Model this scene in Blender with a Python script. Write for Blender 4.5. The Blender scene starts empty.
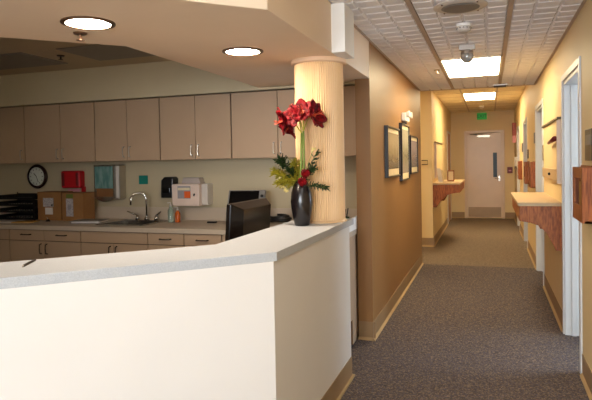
import bpy, bmesh, math, random
from mathutils import Vector, Matrix
random.seed(7)
R = math.radians
C = bpy.context.scene.collection
scene = bpy.context.scene

# ------------------------------------------------------------ camera, world, light, exposure
cam_d = bpy.data.cameras.new('camera')
cam = bpy.data.objects.new('camera', cam_d)
C.objects.link(cam)
scene.camera = cam
cam_d.sensor_fit = 'HORIZONTAL'
cam_d.sensor_width = 36.0
cam_d.lens = 36.0 * 564.0 / 592.0
cam_d.shift_y = -(200 - 177.4) / 592.0
cam_d.clip_start = 0.05
_y, _p, _r = R(18.95), R(1.478), R(1.076)
_rt = Vector((math.cos(_y), math.sin(_y), 0)); _fw = Vector((-math.sin(_y), math.cos(_y), 0)); _up = Vector((0, 0, 1))
_f2 = _fw * math.cos(_p) - _up * math.sin(_p); _dn = -_up * math.cos(_p) - _fw * math.sin(_p)
_r2 = _rt * math.cos(_r) + _dn * math.sin(_r); _d2 = -_rt * math.sin(_r) + _dn * math.cos(_r)
m3 = Matrix((_r2, -_d2, -_f2)).transposed()
cam.matrix_world = Matrix.Translation((0, 0, 1.46)) @ m3.to_4x4()

scene.view_settings.view_transform = 'Standard'
scene.view_settings.look = 'None'
scene.view_settings.gamma = 1.0
scene.view_settings.exposure = 0.0
try:
    scene.view_settings.use_curve_mapping = False
except Exception:
    pass
scene.cycles.use_denoising = True
scene.cycles.max_bounces = 8
scene.cycles.diffuse_bounces = 5
scene.cycles.sample_clamp_indirect = 6.0

world = bpy.data.worlds.new('world'); scene.world = world
world.use_nodes = True
bg = world.node_tree.nodes['Background']
bg.inputs[0].default_value = (0.62, 0.75, 1.0, 1)
bg.inputs[1].default_value = 1.0


def area(name, loc, rot, sx, sy, power, col):
    d = bpy.data.lights.new(name, 'AREA'); d.shape = 'RECTANGLE'; d.size = sx; d.size_y = sy
    d.energy = power; d.color = col
    o = bpy.data.objects.new(name, d); C.objects.link(o); o.location = loc; o.rotation_euler = rot
    return o


# added fill behind the camera standing in for flash; daylight from right room's window
area('lobby_fill_light', (-0.45, -4.05, 1.55), (R(90), 0, 0), 3.6, 1.6, 420, (0.86, 0.93, 1.0))
area('exam_room_window_light', (3.95, 5.6, 1.5), (R(90), 0, R(90)), 2.2, 1.3, 220, (0.62, 0.80, 1.0))

# ------------------------------------------------------------ materials
def lin(c):
    c = c / 255.0
    return c / 12.92 if c <= 0.04045 else ((c + 0.055) / 1.055) ** 2.4


def rgb(r, g, b):
    return (lin(r), lin(g), lin(b), 1)


MATS = {}


def mat(name, col, rough=0.6, metal=0.0, var=0.04, scale=8.0, bump=0.0, stretch=(1, 1, 1), emit=0.0, col2=None,
        spec=0.5, alpha=1.0, trans=0.0, coords='Object'):
    m = bpy.data.materials.new(name); m.use_nodes = True
    nt = m.node_tree; N = nt.nodes; L = nt.links
    b = N['Principled BSDF']
    tc = N.new('ShaderNodeTexCoord'); mp = N.new('ShaderNodeMapping'); mp.inputs['Scale'].default_value = stretch
    L.new(tc.outputs[coords], mp.inputs['Vector'])
    nz = N.new('ShaderNodeTexNoise'); nz.inputs['Scale'].default_value = scale; nz.inputs['Detail'].default_value = 5
    L.new(mp.outputs[0], nz.inputs['Vector'])
    rp = N.new('ShaderNodeValToRGB')
    rp.color_ramp.elements[0].position = 0.35; rp.color_ramp.elements[1].position = 0.65
    if col2 is None:
        col2 = tuple(max(0, c * (1 - var * 2)) for c in col[:3]) + (1,)
    rp.color_ramp.elements[0].color = col2; rp.color_ramp.elements[1].color = col
    L.new(nz.outputs['Fac'], rp.inputs['Fac'])
    L.new(rp.outputs['Color'], b.inputs['Base Color'])
    b.inputs['Roughness'].default_value = rough
    b.inputs['Metallic'].default_value = metal
    b.inputs['Specular IOR Level'].default_value = spec
    if trans:
        b.inputs['Transmission Weight'].default_value = trans
    if alpha < 1:
        b.inputs['Alpha'].default_value = alpha
    if emit:
        b.inputs['Emission Color'].default_value = col; b.inputs['Emission Strength'].default_value = emit
    if bump:
        bp = N.new('ShaderNodeBump'); bp.inputs['Strength'].default_value = bump; bp.inputs['Distance'].default_value = 0.01
        L.new(nz.outputs['Fac'], bp.inputs['Height']); L.new(bp.outputs[0], b.inputs['Normal'])
    MATS[name] = m
    return m


def carpet(name, cols):
    m = bpy.data.materials.new(name); m.use_nodes = True
    nt = m.node_tree; N = nt.nodes; L = nt.links; b = N['Principled BSDF']
    tc = N.new('ShaderNodeTexCoord')
    v = N.new('ShaderNodeTexVoronoi'); v.inputs['Scale'].default_value = 130; L.new(tc.outputs['Object'], v.inputs['Vector'])
    sp = N.new('ShaderNodeSeparateColor'); L.new(v.outputs['Color'], sp.inputs[0])
    rp = N.new('ShaderNodeValToRGB'); rp.color_ramp.interpolation = 'CONSTANT'
    els = rp.color_ramp.elements
    n = len(cols)
    els[0].color = cols[0]; els[0].position = 0
    els[1].color = cols[1]; els[1].position = 1.0 / n
    for i in range(2, n):
        e = els.new(i / n); e.color = cols[i]
    L.new(sp.outputs[0], rp.inputs[0])
    nz = N.new('ShaderNodeTexNoise'); nz.inputs['Scale'].default_value = 40; nz.inputs['Detail'].default_value = 8; L.new(tc.outputs['Object'], nz.inputs['Vector'])
    rp2 = N.new('ShaderNodeValToRGB'); rp2.color_ramp.elements[0].color = (.78, .78, .78, 1); rp2.color_ramp.elements[0].position = .3
    rp2.color_ramp.elements[1].color = (1.2, 1.2, 1.2, 1); rp2.color_ramp.elements[1].position = .7
    L.new(nz.outputs['Fac'], rp2.inputs[0])
    mx = N.new('ShaderNodeMix'); mx.data_type = 'RGBA'; mx.blend_type = 'MULTIPLY'; mx.inputs[0].default_value = 1
    L.new(rp.outputs[0], mx.inputs[6]); L.new(rp2.outputs[0], mx.inputs[7])
    L.new(mx.outputs[2], b.inputs['Base Color'])
    b.inputs['Roughness'].default_value = 1; b.inputs['Specular IOR Level'].default_value = .1
    bp = N.new('ShaderNodeBump'); bp.inputs['Strength'].default_value = .5; bp.inputs['Distance'].default_value = .004
    L.new(nz.outputs['Fac'], bp.inputs['Height']); L.new(bp.outputs[0], b.inputs['Normal'])
    return m


def picture(name, sky, mid, low):
    m = bpy.data.materials.new(name); m.use_nodes = True
    nt = m.node_tree; N = nt.nodes; L = nt.links; b = N['Principled BSDF']
    tc = N.new('ShaderNodeTexCoord'); sx = N.new('ShaderNodeSeparateXYZ'); L.new(tc.outputs['Generated'], sx.inputs[0])
    nz = N.new('ShaderNodeTexNoise'); nz.inputs['Scale'].default_value = 7; nz.inputs['Detail'].default_value = 6
    L.new(tc.outputs['Generated'], nz.inputs[0])
    ma = N.new('ShaderNodeMath'); ma.operation = 'MULTIPLY_ADD'; ma.inputs[1].default_value = .5
    L.new(nz.outputs['Fac'], ma.inputs[0]); L.new(sx.outputs[2], ma.inputs[2])
    rp = N.new('ShaderNodeValToRGB'); e = rp.color_ramp.elements
    e[0].position = .3; e[0].color = low; e[1].position = 1.05; e[1].color = sky
    k = e.new(.65); k.color = mid
    L.new(ma.outputs[0], rp.inputs[0]); L.new(rp.outputs[0], b.inputs['Base Color'])
    b.inputs['Roughness'].default_value = .25
    return m


CREAM = mat('cream_paint', rgb(222, 198, 150), .55, var=.015, scale=3, bump=.02)
TANW = mat('tan_brown_paint', rgb(146, 106, 62), .45, var=.02, scale=3, bump=.02)
NURSEW = mat('nurse_station_wall_paint', rgb(190, 176, 146), .7, var=.02, scale=3)
SOFF = mat('soffit_paint', rgb(238, 216, 190), .7, var=.015, scale=3)
GREYCEIL = mat('plain_ceiling_paint', rgb(190, 170, 140), .8, var=.02, scale=3)
WHITEP = mat('white_paint', rgb(244, 243, 240), .55, var=.01)
DOORP = mat('steel_frame_paint', rgb(205, 205, 205), .4, var=.01)
ENDDOOR = mat('pale_door_paint', rgb(212, 188, 160), .3, var=.03, scale=4)
LAM = mat('cream_laminate', rgb(224, 221, 218), .5, var=.01, scale=3)
TOP = mat('speckled_laminate', rgb(186, 190, 195), .42, var=.05, scale=260, col2=rgb(170, 174, 180))
TOP2 = mat('beige_laminate', rgb(196, 180, 160), .45, var=.04, scale=200)
CAB = mat('cabinet_laminate', rgb(184, 156, 128), .5, var=.015, scale=5)
CABD = mat('cabinet_shadow_gap', rgb(84, 62, 44), .7)
BASE = mat('rubber_cove_base', rgb(150, 122, 88), .5, var=.03)
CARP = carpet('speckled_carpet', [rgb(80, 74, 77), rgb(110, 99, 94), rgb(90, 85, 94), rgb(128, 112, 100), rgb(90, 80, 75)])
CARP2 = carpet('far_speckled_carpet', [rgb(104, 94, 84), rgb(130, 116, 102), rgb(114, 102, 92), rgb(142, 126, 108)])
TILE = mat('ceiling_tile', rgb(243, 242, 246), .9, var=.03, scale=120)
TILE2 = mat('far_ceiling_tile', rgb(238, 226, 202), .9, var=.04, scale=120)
TBAR = mat('ceiling_grid', rgb(190, 172, 158), .6)
DIFF = mat('lit_diffuser', (1, .82, .52, 1), .5, emit=24)
DIFFW = mat('lit_warm_diffuser', (1, .80, .48, 1), .5, emit=30)
DIFFD = mat('lit_downlight_lens', (1, .84, .66, 1), .5, emit=170)
DIFFL = mat('added_fill_diffuser', (1, .97, .92, 1), .5, emit=5)
UNLIT = mat('unlit_diffuser', rgb(132, 124, 112), .5)
BRONZE = mat('bronze_trim', rgb(110, 80, 58), .35, .6)
NICKEL = mat('brushed_nickel', rgb(190, 182, 170), .3, .9)
STEEL = mat('stainless_steel', rgb(170, 165, 158), .25, .95)
CHROME = mat('chrome', rgb(220, 220, 220), .08, 1.0)
DARKM = mat('dark_metal_pull', rgb(60, 46, 38), .4, .6)
BLACK = mat('black_plastic', rgb(22, 20, 20), .35)
BLACKG = mat('glossy_dark_brown_plastic', rgb(20, 13, 9), .25, var=.1, spec=.3)
GREYP = mat('grey_plastic', rgb(128, 124, 120), .45)
LGREY = mat('light_grey_plastic', rgb(205, 198, 190), .4)
SCREEN = mat('dark_screen', rgb(14, 13, 14), .15)
WOOD = mat('reddish_oak', rgb(168, 96, 46), .45, scale=10, stretch=(10, 10, 1), col2=rgb(120, 62, 28), spec=.25)
WOODX = mat('reddish_oak_across', rgb(168, 96, 46), .45, scale=8, stretch=(8, 8, 1.6), col2=rgb(122, 64, 30), spec=.25)
SHELFT = mat('cream_shelf_laminate', rgb(184, 156, 118), .5, var=.02)
MAPLE = mat('maple_tambour', rgb(228, 190, 142), .45, scale=3, stretch=(3, 3, .3), col2=rgb(224, 184, 134))
CARD = mat('cardboard', rgb(150, 106, 62), .85, var=.05, scale=10)
CARD2 = mat('cardboard_dark', rgb(128, 84, 46), .85, var=.05, scale=10)
PAPER = mat('white_paper', rgb(226, 220, 214), .8, var=.02)
PRINT = mat('printed_label', rgb(206, 200, 198), .8, scale=90, stretch=(1, 1, 3), col2=rgb(130, 126, 136))
MANILA = mat('manila_paper', rgb(196, 152, 80), .8)
RED = mat('red_plastic', rgb(190, 16, 28), .4, var=.05)
DULLR = mat('faded_red_sign', rgb(150, 62, 44), .5)
DRED = mat('dark_red_plastic', rgb(110, 24, 26), .4)
PINK = mat('pink_paper', rgb(214, 150, 158), .8)
TEALG = mat('teal_plaque', rgb(20, 122, 108), .5)
TEALL = mat('teal_reflection', rgb(140, 178, 174), .12, .3, scale=9, stretch=(4, 4, 1), col2=rgb(96, 142, 142))
ORANGE = mat('orange_label', rgb(226, 96, 30), .6)
GREYL = mat('grey_label', rgb(150, 146, 150), .6)
CLEARG = mat('clear_green_bottle', rgb(190, 214, 200), .1, trans=.7)
ORLIQ = mat('orange_liquid_bottle', rgb(214, 100, 30), .15, trans=.3)
CLOCKF = mat('clock_face', rgb(206, 212, 204), .2)
CLOCKR = mat('dark_maroon_rim', rgb(46, 18, 20), .25)
VASE = mat('black_ceramic', rgb(26, 20, 22), .22, var=.1)
PETAL = mat('crimson_petal', rgb(132, 0, 12), .6, scale=40, col2=rgb(74, 0, 6), spec=.2)
PETAL2 = mat('orange_throat', rgb(210, 80, 46), .5)
STEM = mat('stem_green', rgb(120, 140, 60), .5)
LEAFD = mat('dark_green_leaf', rgb(44, 66, 30), .5, scale=30)
LEAFY = mat('yellow_green_leaf', rgb(170, 160, 50), .5, scale=30)
BUD = mat('cream_bud', rgb(236, 220, 150), .5)
EXITG = mat('green_lit_sign', rgb(40, 160, 62), .5, emit=.3)
EXITD = mat('dark_green_letters', rgb(8, 60, 20), .5)
BRASSP = mat('kick_plate_steel', rgb(160, 132, 98), .4, .2)
GLASSD = mat('dark_window_glass', rgb(24, 30, 32), .3, spec=.3)
FRAMEB = mat('black_frame', rgb(20, 18, 20), .3)
MATB = mat('cream_mat_board', rgb(224, 208, 172), .5)
PIC1 = picture('grey_landscape_print', rgb(176, 160, 132), rgb(150, 134, 104), rgb(84, 76, 66))
PIC2 = picture('pale_tall_print', rgb(176, 170, 150), rgb(126, 122, 100), rgb(150, 140, 130))
PIC3 = picture('mauve_landscape_print', rgb(156, 140, 146), rgb(128, 114, 120), rgb(96, 94, 98))
OLIVE = mat('dark_olive_ledge', rgb(92, 82, 56), .5)
SIGNB = mat('dark_bronze_sign', rgb(48, 42, 36), .35, .3)
TOEL = mat('cove_toe_edge', rgb(176, 148, 106), .6)

# ------------------------------------------------------------ mesh helpers
ORG = {}


class MB:
    def __init__(s):
        s.bm = bmesh.new()

    def box(s, x0, x1, y0, y1, z0, z1):
        v = [s.bm.verts.new(p) for p in [(x0, y0, z0), (x1, y0, z0), (x1, y1, z0), (x0, y1, z0), (x0, y0, z1), (x1, y0, z1), (x1, y1, z1), (x0, y1, z1)]]
        for f in [(0, 3, 2, 1), (4, 5, 6, 7), (0, 1, 5, 4), (1, 2, 6, 5), (2, 3, 7, 6), (3, 0, 4, 7)]:
            s.bm.faces.new([v[i] for i in f])
        return s

    def prism(s, pts, a0, a1, axis='z'):
        def P(p, a):
            return {'z': (p[0], p[1], a), 'y': (p[0], a, p[1]), 'x': (a, p[0], p[1])}[axis]
        n = len(pts)
        A = [s.bm.verts.new(P(p, a0)) for p in pts]; B = [s.bm.verts.new(P(p, a1)) for p in pts]
        s.bm.faces.new(A[::-1]); s.bm.faces.new(B)
        for i in range(n):
            j = (i + 1) % n
            s.bm.faces.new([A[i], A[j], B[j], B[i]])
        return s

    def lathe(s, cx, cy, prof, n=32, axis='z', ribs=0, rib=0.0):
        rings = []
        for (r, z) in prof:
            ring = []
            for i in range(n):
                a = 2 * math.pi * i / n
                rr = r + (rib * abs(math.sin(a * ribs / 2)) if ribs else 0)
                p = (cx + rr * math.cos(a), cy + rr * math.sin(a), z)
                if axis == 'y':
                    p = (cx + rr * math.cos(a), z, cy + rr * math.sin(a))
                if axis == 'x':
                    p = (z, cx + rr * math.cos(a), cy + rr * math.sin(a))
                ring.append(s.bm.verts.new(p))
            rings.append(ring)
        for a, b in zip(rings, rings[1:]):
            for i in range(n):
                j = (i + 1) % n
                s.bm.faces.new([a[i], a[j], b[j], b[i]])
        s.bm.faces.new(rings[0][::-1]); s.bm.faces.new(rings[-1])
        return s

    def tube(s, pts, r, n=8):
        pts = [Vector(p) for p in pts]
        rr = r if isinstance(r, (list, tuple)) else [r] * len(pts)
        rings = []
        for i, p in enumerate(pts):
            t = (pts[min(i + 1, len(pts) - 1)] - pts[max(i - 1, 0)]).normalized()
            u = t.cross(Vector((0, 0, 1)) if abs(t.z) < .9 else Vector((1, 0, 0))).normalized(); w = t.cross(u)
            rings.append([s.bm.verts.new(p + (u * math.cos(2 * math.pi * k / n) + w * math.sin(2 * math.pi * k / n)) * rr[i]) for k in range(n)])
        for a, b in zip(rings, rings[1:]):
            for i in range(n):
                j = (i + 1) % n
                s.bm.faces.new([a[i], a[j], b[j], b[i]])
        s.bm.faces.new(rings[0][::-1]); s.bm.faces.new(rings[-1])
        return s

    def ball(s, c, r, seg=12, sc=(1, 1, 1)):
        g = bmesh.ops.create_uvsphere(s.bm, u_segments=seg, v_segments=max(6, seg // 2), radius=r)
        for v in g['verts']:
            v.co = Vector((v.co.x * sc[0], v.co.y * sc[1], v.co.z * sc[2])) + Vector(c)
        return s

    def xf(s, mtx):
        for v in s.bm.verts:
            v.co = mtx @ v.co
        return s

    def build(s, name, m, parent=None, bevel=0.0, smooth=False, label=None):
        if parent is not None:
            o = ORG.get(parent.name, Vector((0, 0, 0)))
            for v in s.bm.verts:
                v.co -= o
        bmesh.ops.recalc_face_normals(s.bm, faces=s.bm.faces)
        if smooth:
            for f in s.bm.faces:
                f.smooth = True
        me = bpy.data.meshes.new(name); s.bm.to_mesh(me); s.bm.free()
        if isinstance(m, (list, tuple)):
            for q in m:
                me.materials.append(q)
        else:
            me.materials.append(m)
        ob = bpy.data.objects.new(name, me); C.objects.link(ob)
        if parent is not None:
            ob.parent = parent
            ORG[ob.name] = o
        else:
            ORG[ob.name] = Vector((0, 0, 0))
        if bevel:
            b = ob.modifiers.new('bevel', 'BEVEL'); b.width = bevel; b.segments = 2; b.limit_method = 'ANGLE'; b.angle_limit = R(40)
        if label:
            ob['label'] = label
        return ob


def thing(name, loc, label, cat, group=None):
    o = bpy.data.objects.new(name, None); C.objects.link(o); o.location = loc; o.empty_display_size = .1
    o['label'] = label; o['category'] = cat
    if group:
        o['group'] = group
    ORG[o.name] = Vector(loc)
    return o


def tag(o, label, cat, group=None):
    o['label'] = label; o['category'] = cat
    if group:
        o['group'] = group
    return o


def struct(o, label=None):
    o['kind'] = 'structure'
    if label:
        o['label'] = label
    return o


def sthing(name, loc, label=None):
    o = bpy.data.objects.new(name, None); C.objects.link(o); o.location = loc
    o['kind'] = 'structure'
    if label:
        o['label'] = label
    ORG[o.name] = Vector(loc)
    return o


def dup(root, loc, label):
    def cp(o, par):
        c = o.copy(); C.objects.link(c); c.parent = par
        for ch in o.children:
            cp(ch, c)
        return c
    r = cp(root, None); r.location = loc; r['label'] = label
    return r


def text(body, size, loc, rot, m, parent, depth=.001, name='lettering'):
    cu = bpy.data.curves.new(name, 'FONT'); cu.body = body; cu.size = size; cu.align_x = 'CENTER'; cu.align_y = 'CENTER'
    cu.extrude = depth; cu.materials.append(m)
    o = bpy.data.objects.new(name, cu); C.objects.link(o)
    if parent:
        o.parent = parent; loc = Vector(loc) - ORG[parent.name]
    o.location = loc; o.rotation_euler = rot
    bpy.context.view_layer.update()
    me = bpy.data.meshes.new_from_object(o.evaluated_get(bpy.context.evaluated_depsgraph_get()))
    n = bpy.data.objects.new(name, me); C.objects.link(n); n.parent = parent; n.location = loc; n.rotation_euler = rot
    bpy.data.objects.remove(o)
    return n


XL, XR = -0.91, 0.577          # corridor wall faces
HC, HU = 2.43, 2.65            # corridor ceiling, far ceiling
YW = 4.976                     # nurse station back wall
T = .12
# ------------------------------------------------------------ the setting
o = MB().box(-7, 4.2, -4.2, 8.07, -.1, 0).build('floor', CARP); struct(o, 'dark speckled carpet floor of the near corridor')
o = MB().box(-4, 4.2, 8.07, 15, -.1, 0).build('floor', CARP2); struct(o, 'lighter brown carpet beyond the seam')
# corridor left (tan) wall
o = MB().box(XL - T, XL, 4.52, 8.07, 0, HC + .25).build('wall_left', TANW); struct(o, 'tan brown wall with three framed pictures')
# pier and left wall beyond the cross corridor
o = MB().box(XL - T, XL, 9.72, 14.7, 0, HU + .1).box(-4, XL - T, 9.72, 9.72 + T, 0, HU + .1).build('wall_left', CREAM); struct(o, 'cream wall beyond the side passage on the left')
# room behind tan wall
o = MB().box(-4, XL - T, 7.95, 8.07, 0, HU + .1).build('wall_side_passage', CREAM); struct(o)
o = MB().box(-4.1, -4, 7.95, 9.84, 0, HU + .1).build('wall_passage_end', CREAM); struct(o)
# end wall with door opening left solid behind the door
o = MB().box(-1.1, .8, 14.7, 14.85, 0, HU + .1).build('wall_end', CREAM); struct(o)
# right wall with door openings  (y0,y1)
DO = [(4.20, 5.10), (6.96, 7.92), (9.82, 10.72), (12.25, 13.15)]
w = MB(); y = -4.2
for a, b in DO:
    hh = HC + .3
    w.box(XR, XR + T, y, a, 0, hh); w.box(XR, XR + T, a, b, 2.08, hh); y = b
w.box(XR, XR + T, y, 14.7, 0, HU + .1)
struct(w.build('wall_right', CREAM), 'cream wall on the right with door openings')
# room behind the right wall
w = MB().box(4.1, 4.2, -4.2, 4.7, 0, 2.7).box(4.1, 4.2, 6.5, 14.7, 0, 2.7).box(4.1, 4.2, 4.7, 6.5, 0, .85).box(4.1, 4.2, 4.7, 6.5, 2.15, 2.7)
w.box(XR + T, 4.1, 3.4, 3.5, 0, 2.7).box(XR + T, 4.1, 6.5, 6.6, 0, 2.7).box(XR + T, 4.1, 9.3, 9.4, 0, 2.7)
struct(w.build('wall_room_side', WHITEP))
# nurse station walls
w = MB().box(-7, XL - T, YW + .004, YW + T, 0, 2.7)
struct(w.build('wall_back', NURSEW), 'dim wall behind the nurse station worktop')
struct(MB().box(-7, XL - T, 4.635, YW, 2.11, 2.7).build('wall_bulkhead', mat('bulkhead_paint', rgb(206, 190, 156), .7, var=.01)))
struct(MB().box(-2.0, -1.9, -4.2, 0, 0, 2.43).build('wall_light_block', WHITEP))  # unseen wall added to keep the fill light off the back left
struct(MB().box(-7.1, -7, -4.2, YW + T, 0, 2.7).build('wall_left_lobby', NURSEW))
# rear lobby wall with an opening invented for the fill light
w = MB().box(-7, -2.4, -4.3, -4.2, 0, 2.7).box(1.5, 4.2, -4.3, -4.2, 0, 2.7).box(-2.4, 1.5, -4.3, -4.2, 0, .7).box(-2.4, 1.5, -4.3, -4.2, 2.4, 2.7)
struct(w.build('wall_rear', WHITEP))
wd = sthing('window_added', (-.45, -4.25, 1.55), 'invented lobby window around the fill light behind the viewpoint')
w = MB()
for x in (-2.4, -1.12, .18, 1.45):
    w.box(x, x + .05, -4.29, -4.21, .7, 2.4)
w.box(-2.4, 1.5, -4.29, -4.21, .7, .75).box(-2.4, 1.5, -4.29, -4.21, 2.35, 2.4)
w.build('window_frame', WHITEP, wd)
wd = sthing('window_2', (4.15, 5.6, 1.5), 'window of the side room')
w = MB()
for y in (4.7, 5.57, 6.45):
    w.box(4.12, 4.18, y, y + .05, .85, 2.15)
w.box(4.12, 4.18, 4.7, 6.5, .85, .9).box(4.12, 4.18, 4.7, 6.5, 2.1, 2.15)
w.build('window_frame', WHITEP, wd)

# ceilings
cg = sthing('ceiling', (0, 0, HC), 'scored acoustic tile ceiling of the corridor')
MB().box(XL - T, XR + T, -4.2, 8.07, HC + .012, HC + .06).build('tile_backing', TILE, cg)
tb = MB()
for x in (-.463, .137):
    tb.box(x - .016, x + .016, -4.2, 8.07, HC - .001, HC + .012)
tb.box(XL, XR, 8.045, 8.07, HC - .004, HC + .012).box(XL, XL + .02, 3.65, 8.07, HC - .003, HC + .012).box(XR - .02, XR, -4.2, 8.07, HC - .003, HC + .012)
tb.build('ceiling_grid', TBAR, cg)
pads = MB()
cols = [(-.91, -.777), (-.768, -.622), (-.613, -.479), (-.447, -.318), (-.309, -.168), (-.159, -.018), (-.009, .121), (.153, .284), (.293, .437), (.446, .577)]
py = -.5
LT = (5.69, 6.92)
while py < 8.0:
    for a, b in cols:
        if LT[0] - .16 < py < LT[1] and -.447 <= a and b <= .125:
            continue
        p = [(a, py), (b, py), (b, py + .137), (a, py + .137)]
        i = .010
        q = [(a + i, py + i), (b - i, py + i), (b - i, py + .137 - i), (a + i, py + .137 - i)]
        A = [pads.bm.verts.new((u, v_, HC + .012)) for u, v_ in p]; B = [pads.bm.verts.new((u, v_, HC)) for u, v_ in q]
        pads.bm.faces.new(B)
        for k in range(4):
            pads.bm.faces.new([A[k], A[(k + 1) % 4], B[(k + 1) % 4], B[k]])
    py += .15
pads.build('scored_tiles', TILE, cg)
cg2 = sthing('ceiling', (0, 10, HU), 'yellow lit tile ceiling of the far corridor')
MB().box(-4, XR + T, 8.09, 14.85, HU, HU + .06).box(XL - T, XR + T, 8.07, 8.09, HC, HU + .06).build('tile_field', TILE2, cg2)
tb = MB()
for x in (-.463, .137):
    tb.box(x - .012, x + .012, 8.09, 14.7, HU - .004, HU)
for k in range(11):
    tb.box(XL, XR, 8.1 + k * .61, 8.12 + k * .61, HU - .003, HU)
tb.build('ceiling_grid', TBAR, cg2)
struct(MB().box(-7, -.93, -4.2, YW, 2.435, 2.5).box(XR + T, 4.2, -4.2, 14.7, 2.7, 2.75).build('ceiling', GREYCEIL), 'plain ceiling above the nurse station')
# dropped soffit that follows the counter
so = [(-.91, 4.52), (-1.03, 4.52), (-1.03, 4.63), (-1.92, 4.63), (-1.92, 2.70), (-4.6, .02), (-3.95, -.73), (-.91, 2.31)]
struct(MB().prism(so, 2.13, 2.436).build('trim_1', SOFF, bevel=.003), 'dropped soffit following the counter below')
struct(MB().box(-.915, -.825, 3.37, 3.62, 2.132, HC).build('trim_2', WHITEP, bevel=.003), 'white block where the column meets the soffit')
# baseboards with toe
def cove(name, x, y0, y1, side, z=.15):
    b = sthing(name, (x, (y0 + y1) / 2, 0))
    s = side
    MB().prism([(x, 0), (x + s * .004, 0), (x + s * .004, z), (x, z)], y0, y1, 'y').build('cove_face', BASE, b)
    MB().prism([(x + s * .004, 0), (x + s * .02, 0), (x + s * .02, .006), (x + s * .004, .022)], y0, y1, 'y').build('cove_toe', TOEL, b)
    return b
def covey(name, x0, x1, y, z=.15):
    b = sthing(name, ((x0 + x1) / 2, y, 0))
    MB().prism([(y, 0), (y - .004, 0), (y - .004, z), (y, z)], x0, x1, 'x').build('cove_face', BASE, b)
    MB().prism([(y - .004, 0), (y - .02, 0), (y - .02, .006), (y - .004, .022)], x0, x1, 'x').build('cove_toe', TOEL, b)
    return b
cove('baseboard_left', XL, 4.50, 8.07, 1)
covey('baseboard_left', XL - T + .0, XL + .02, 4.52)
cove('baseboard_left_far', XL, 9.70, 13.2, 1)
covey('baseboard_passage', -3.9, XL + .02, 9.72)
y = -4.0
for a, b in DO:
    cove('baseboard_right', XR, y, a - .055, -1); y = b + .055
cove('baseboard_right', XR, y, 14.7, -1)
covey('baseboard_end', XL, -.6, 14.7); covey('baseboard_end', .35, XR, 14.7)

# ------------------------------------------------------------ doors on the right and the end
for i, (a, b) in enumerate(DO):
    d = sthing('door_%d' % (i + 1), (XR, (a + b) / 2, 0), ['nearest doorway with a pale steel frame', 'second doorway on the right', 'third doorway on the right', 'last doorway on the right'][i])
    f = MB()
    f.box(XR - .012, XR + .005, a - .05, a + .002, 0, 2.13).box(XR - .012, XR + .005, b - .002, b + .05, 0, 2.13).box(XR - .012, XR + .005, a, b, 2.08, 2.13)
    f.box(XR, XR + T + .01, a - .0, a + .03, 0, 2.08).box(XR, XR + T + .01, b - .03, b, 0, 2.08).box(XR, XR + T + .01, a + .03, b - .03, 2.05, 2.08)
    f.box(XR + .05, XR + .085, b - .045, b - .03, 0, 2.05)
    f.build('door_frame', DOORP, d, bevel=.003)
    l = MB().box(XR + T + .02, XR + T + .02 + (b - a - .08), b - .02, b + .02, .01, 2.04)
    l.build('door_leaf', DOORP, d, bevel=.002)
    h = MB()
    for z in (.22, 1.02, 1.82):
        h.box(XR + T - .006, XR + T + .018, b - .036, b - .03, z, z + .1)
    h.build('hinge', DARKM, d)
d = sthing('door_5', (-.12, 14.7, 0), 'pale door at the end of the corridor with a narrow window')
MB().box(-.59, -.53, 14.66, 14.7, 0, 2.17).box(.29, .35, 14.66, 14.7, 0, 2.17).box(-.53, .29, 14.66, 14.7, 2.11, 2.17).build('door_frame', ENDDOOR, d, bevel=.004)
lf = MB().box(-.525, .285, 14.675, 14.7, .03, 2.105).build('door_leaf', ENDDOOR, d, bevel=.002)
MB().box(-.50, .26, 14.67, 14.675, .04, .28).build('kick_plate', BRASSP, d)
MB().box(.085, .175, 14.668, 14.675, 1.02, 1.62).build('window_pane', GLASSD, d)
MB().box(.205, .245, 14.665, 14.675, .93, 1.05).tube([(.225, 14.665, .99), (.225, 14.62, .99), (.12, 14.62, .99)], .011).build('door_lever', CHROME, d)
MB().box(-.28, .02, 14.62, 14.675, 2.0, 2.06).build('door_closer', NICKEL, d, bevel=.005)
MB().tube([(-.15, 14.61, 2.065), (-.45, 14.52, 2.075)], .01).tube([(-.45, 14.52, 2.075), (.1, 14.63, 2.12)], .01).build('closer_arm', NICKEL, d)
d = sthing('door_6', (XL, 13.95, 0), 'side door frame near the corridor end on the left')
MB().box(XL - .005, XL + .012, 13.25, 13.31, 0, 2.13).box(XL - .005, XL + .012, 14.3, 14.36, 0, 2.13).box(XL - .005, XL + .012, 13.31, 14.3, 2.08, 2.13).build('door_frame', DOORP, d)
MB().box(XL - .004, XL + .004, 13.31, 14.3, .01, 2.08).build('door_leaf', mat('orange_oak_door', rgb(190, 130, 74), .4, scale=10, stretch=(8, 8, .5)), d)

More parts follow.
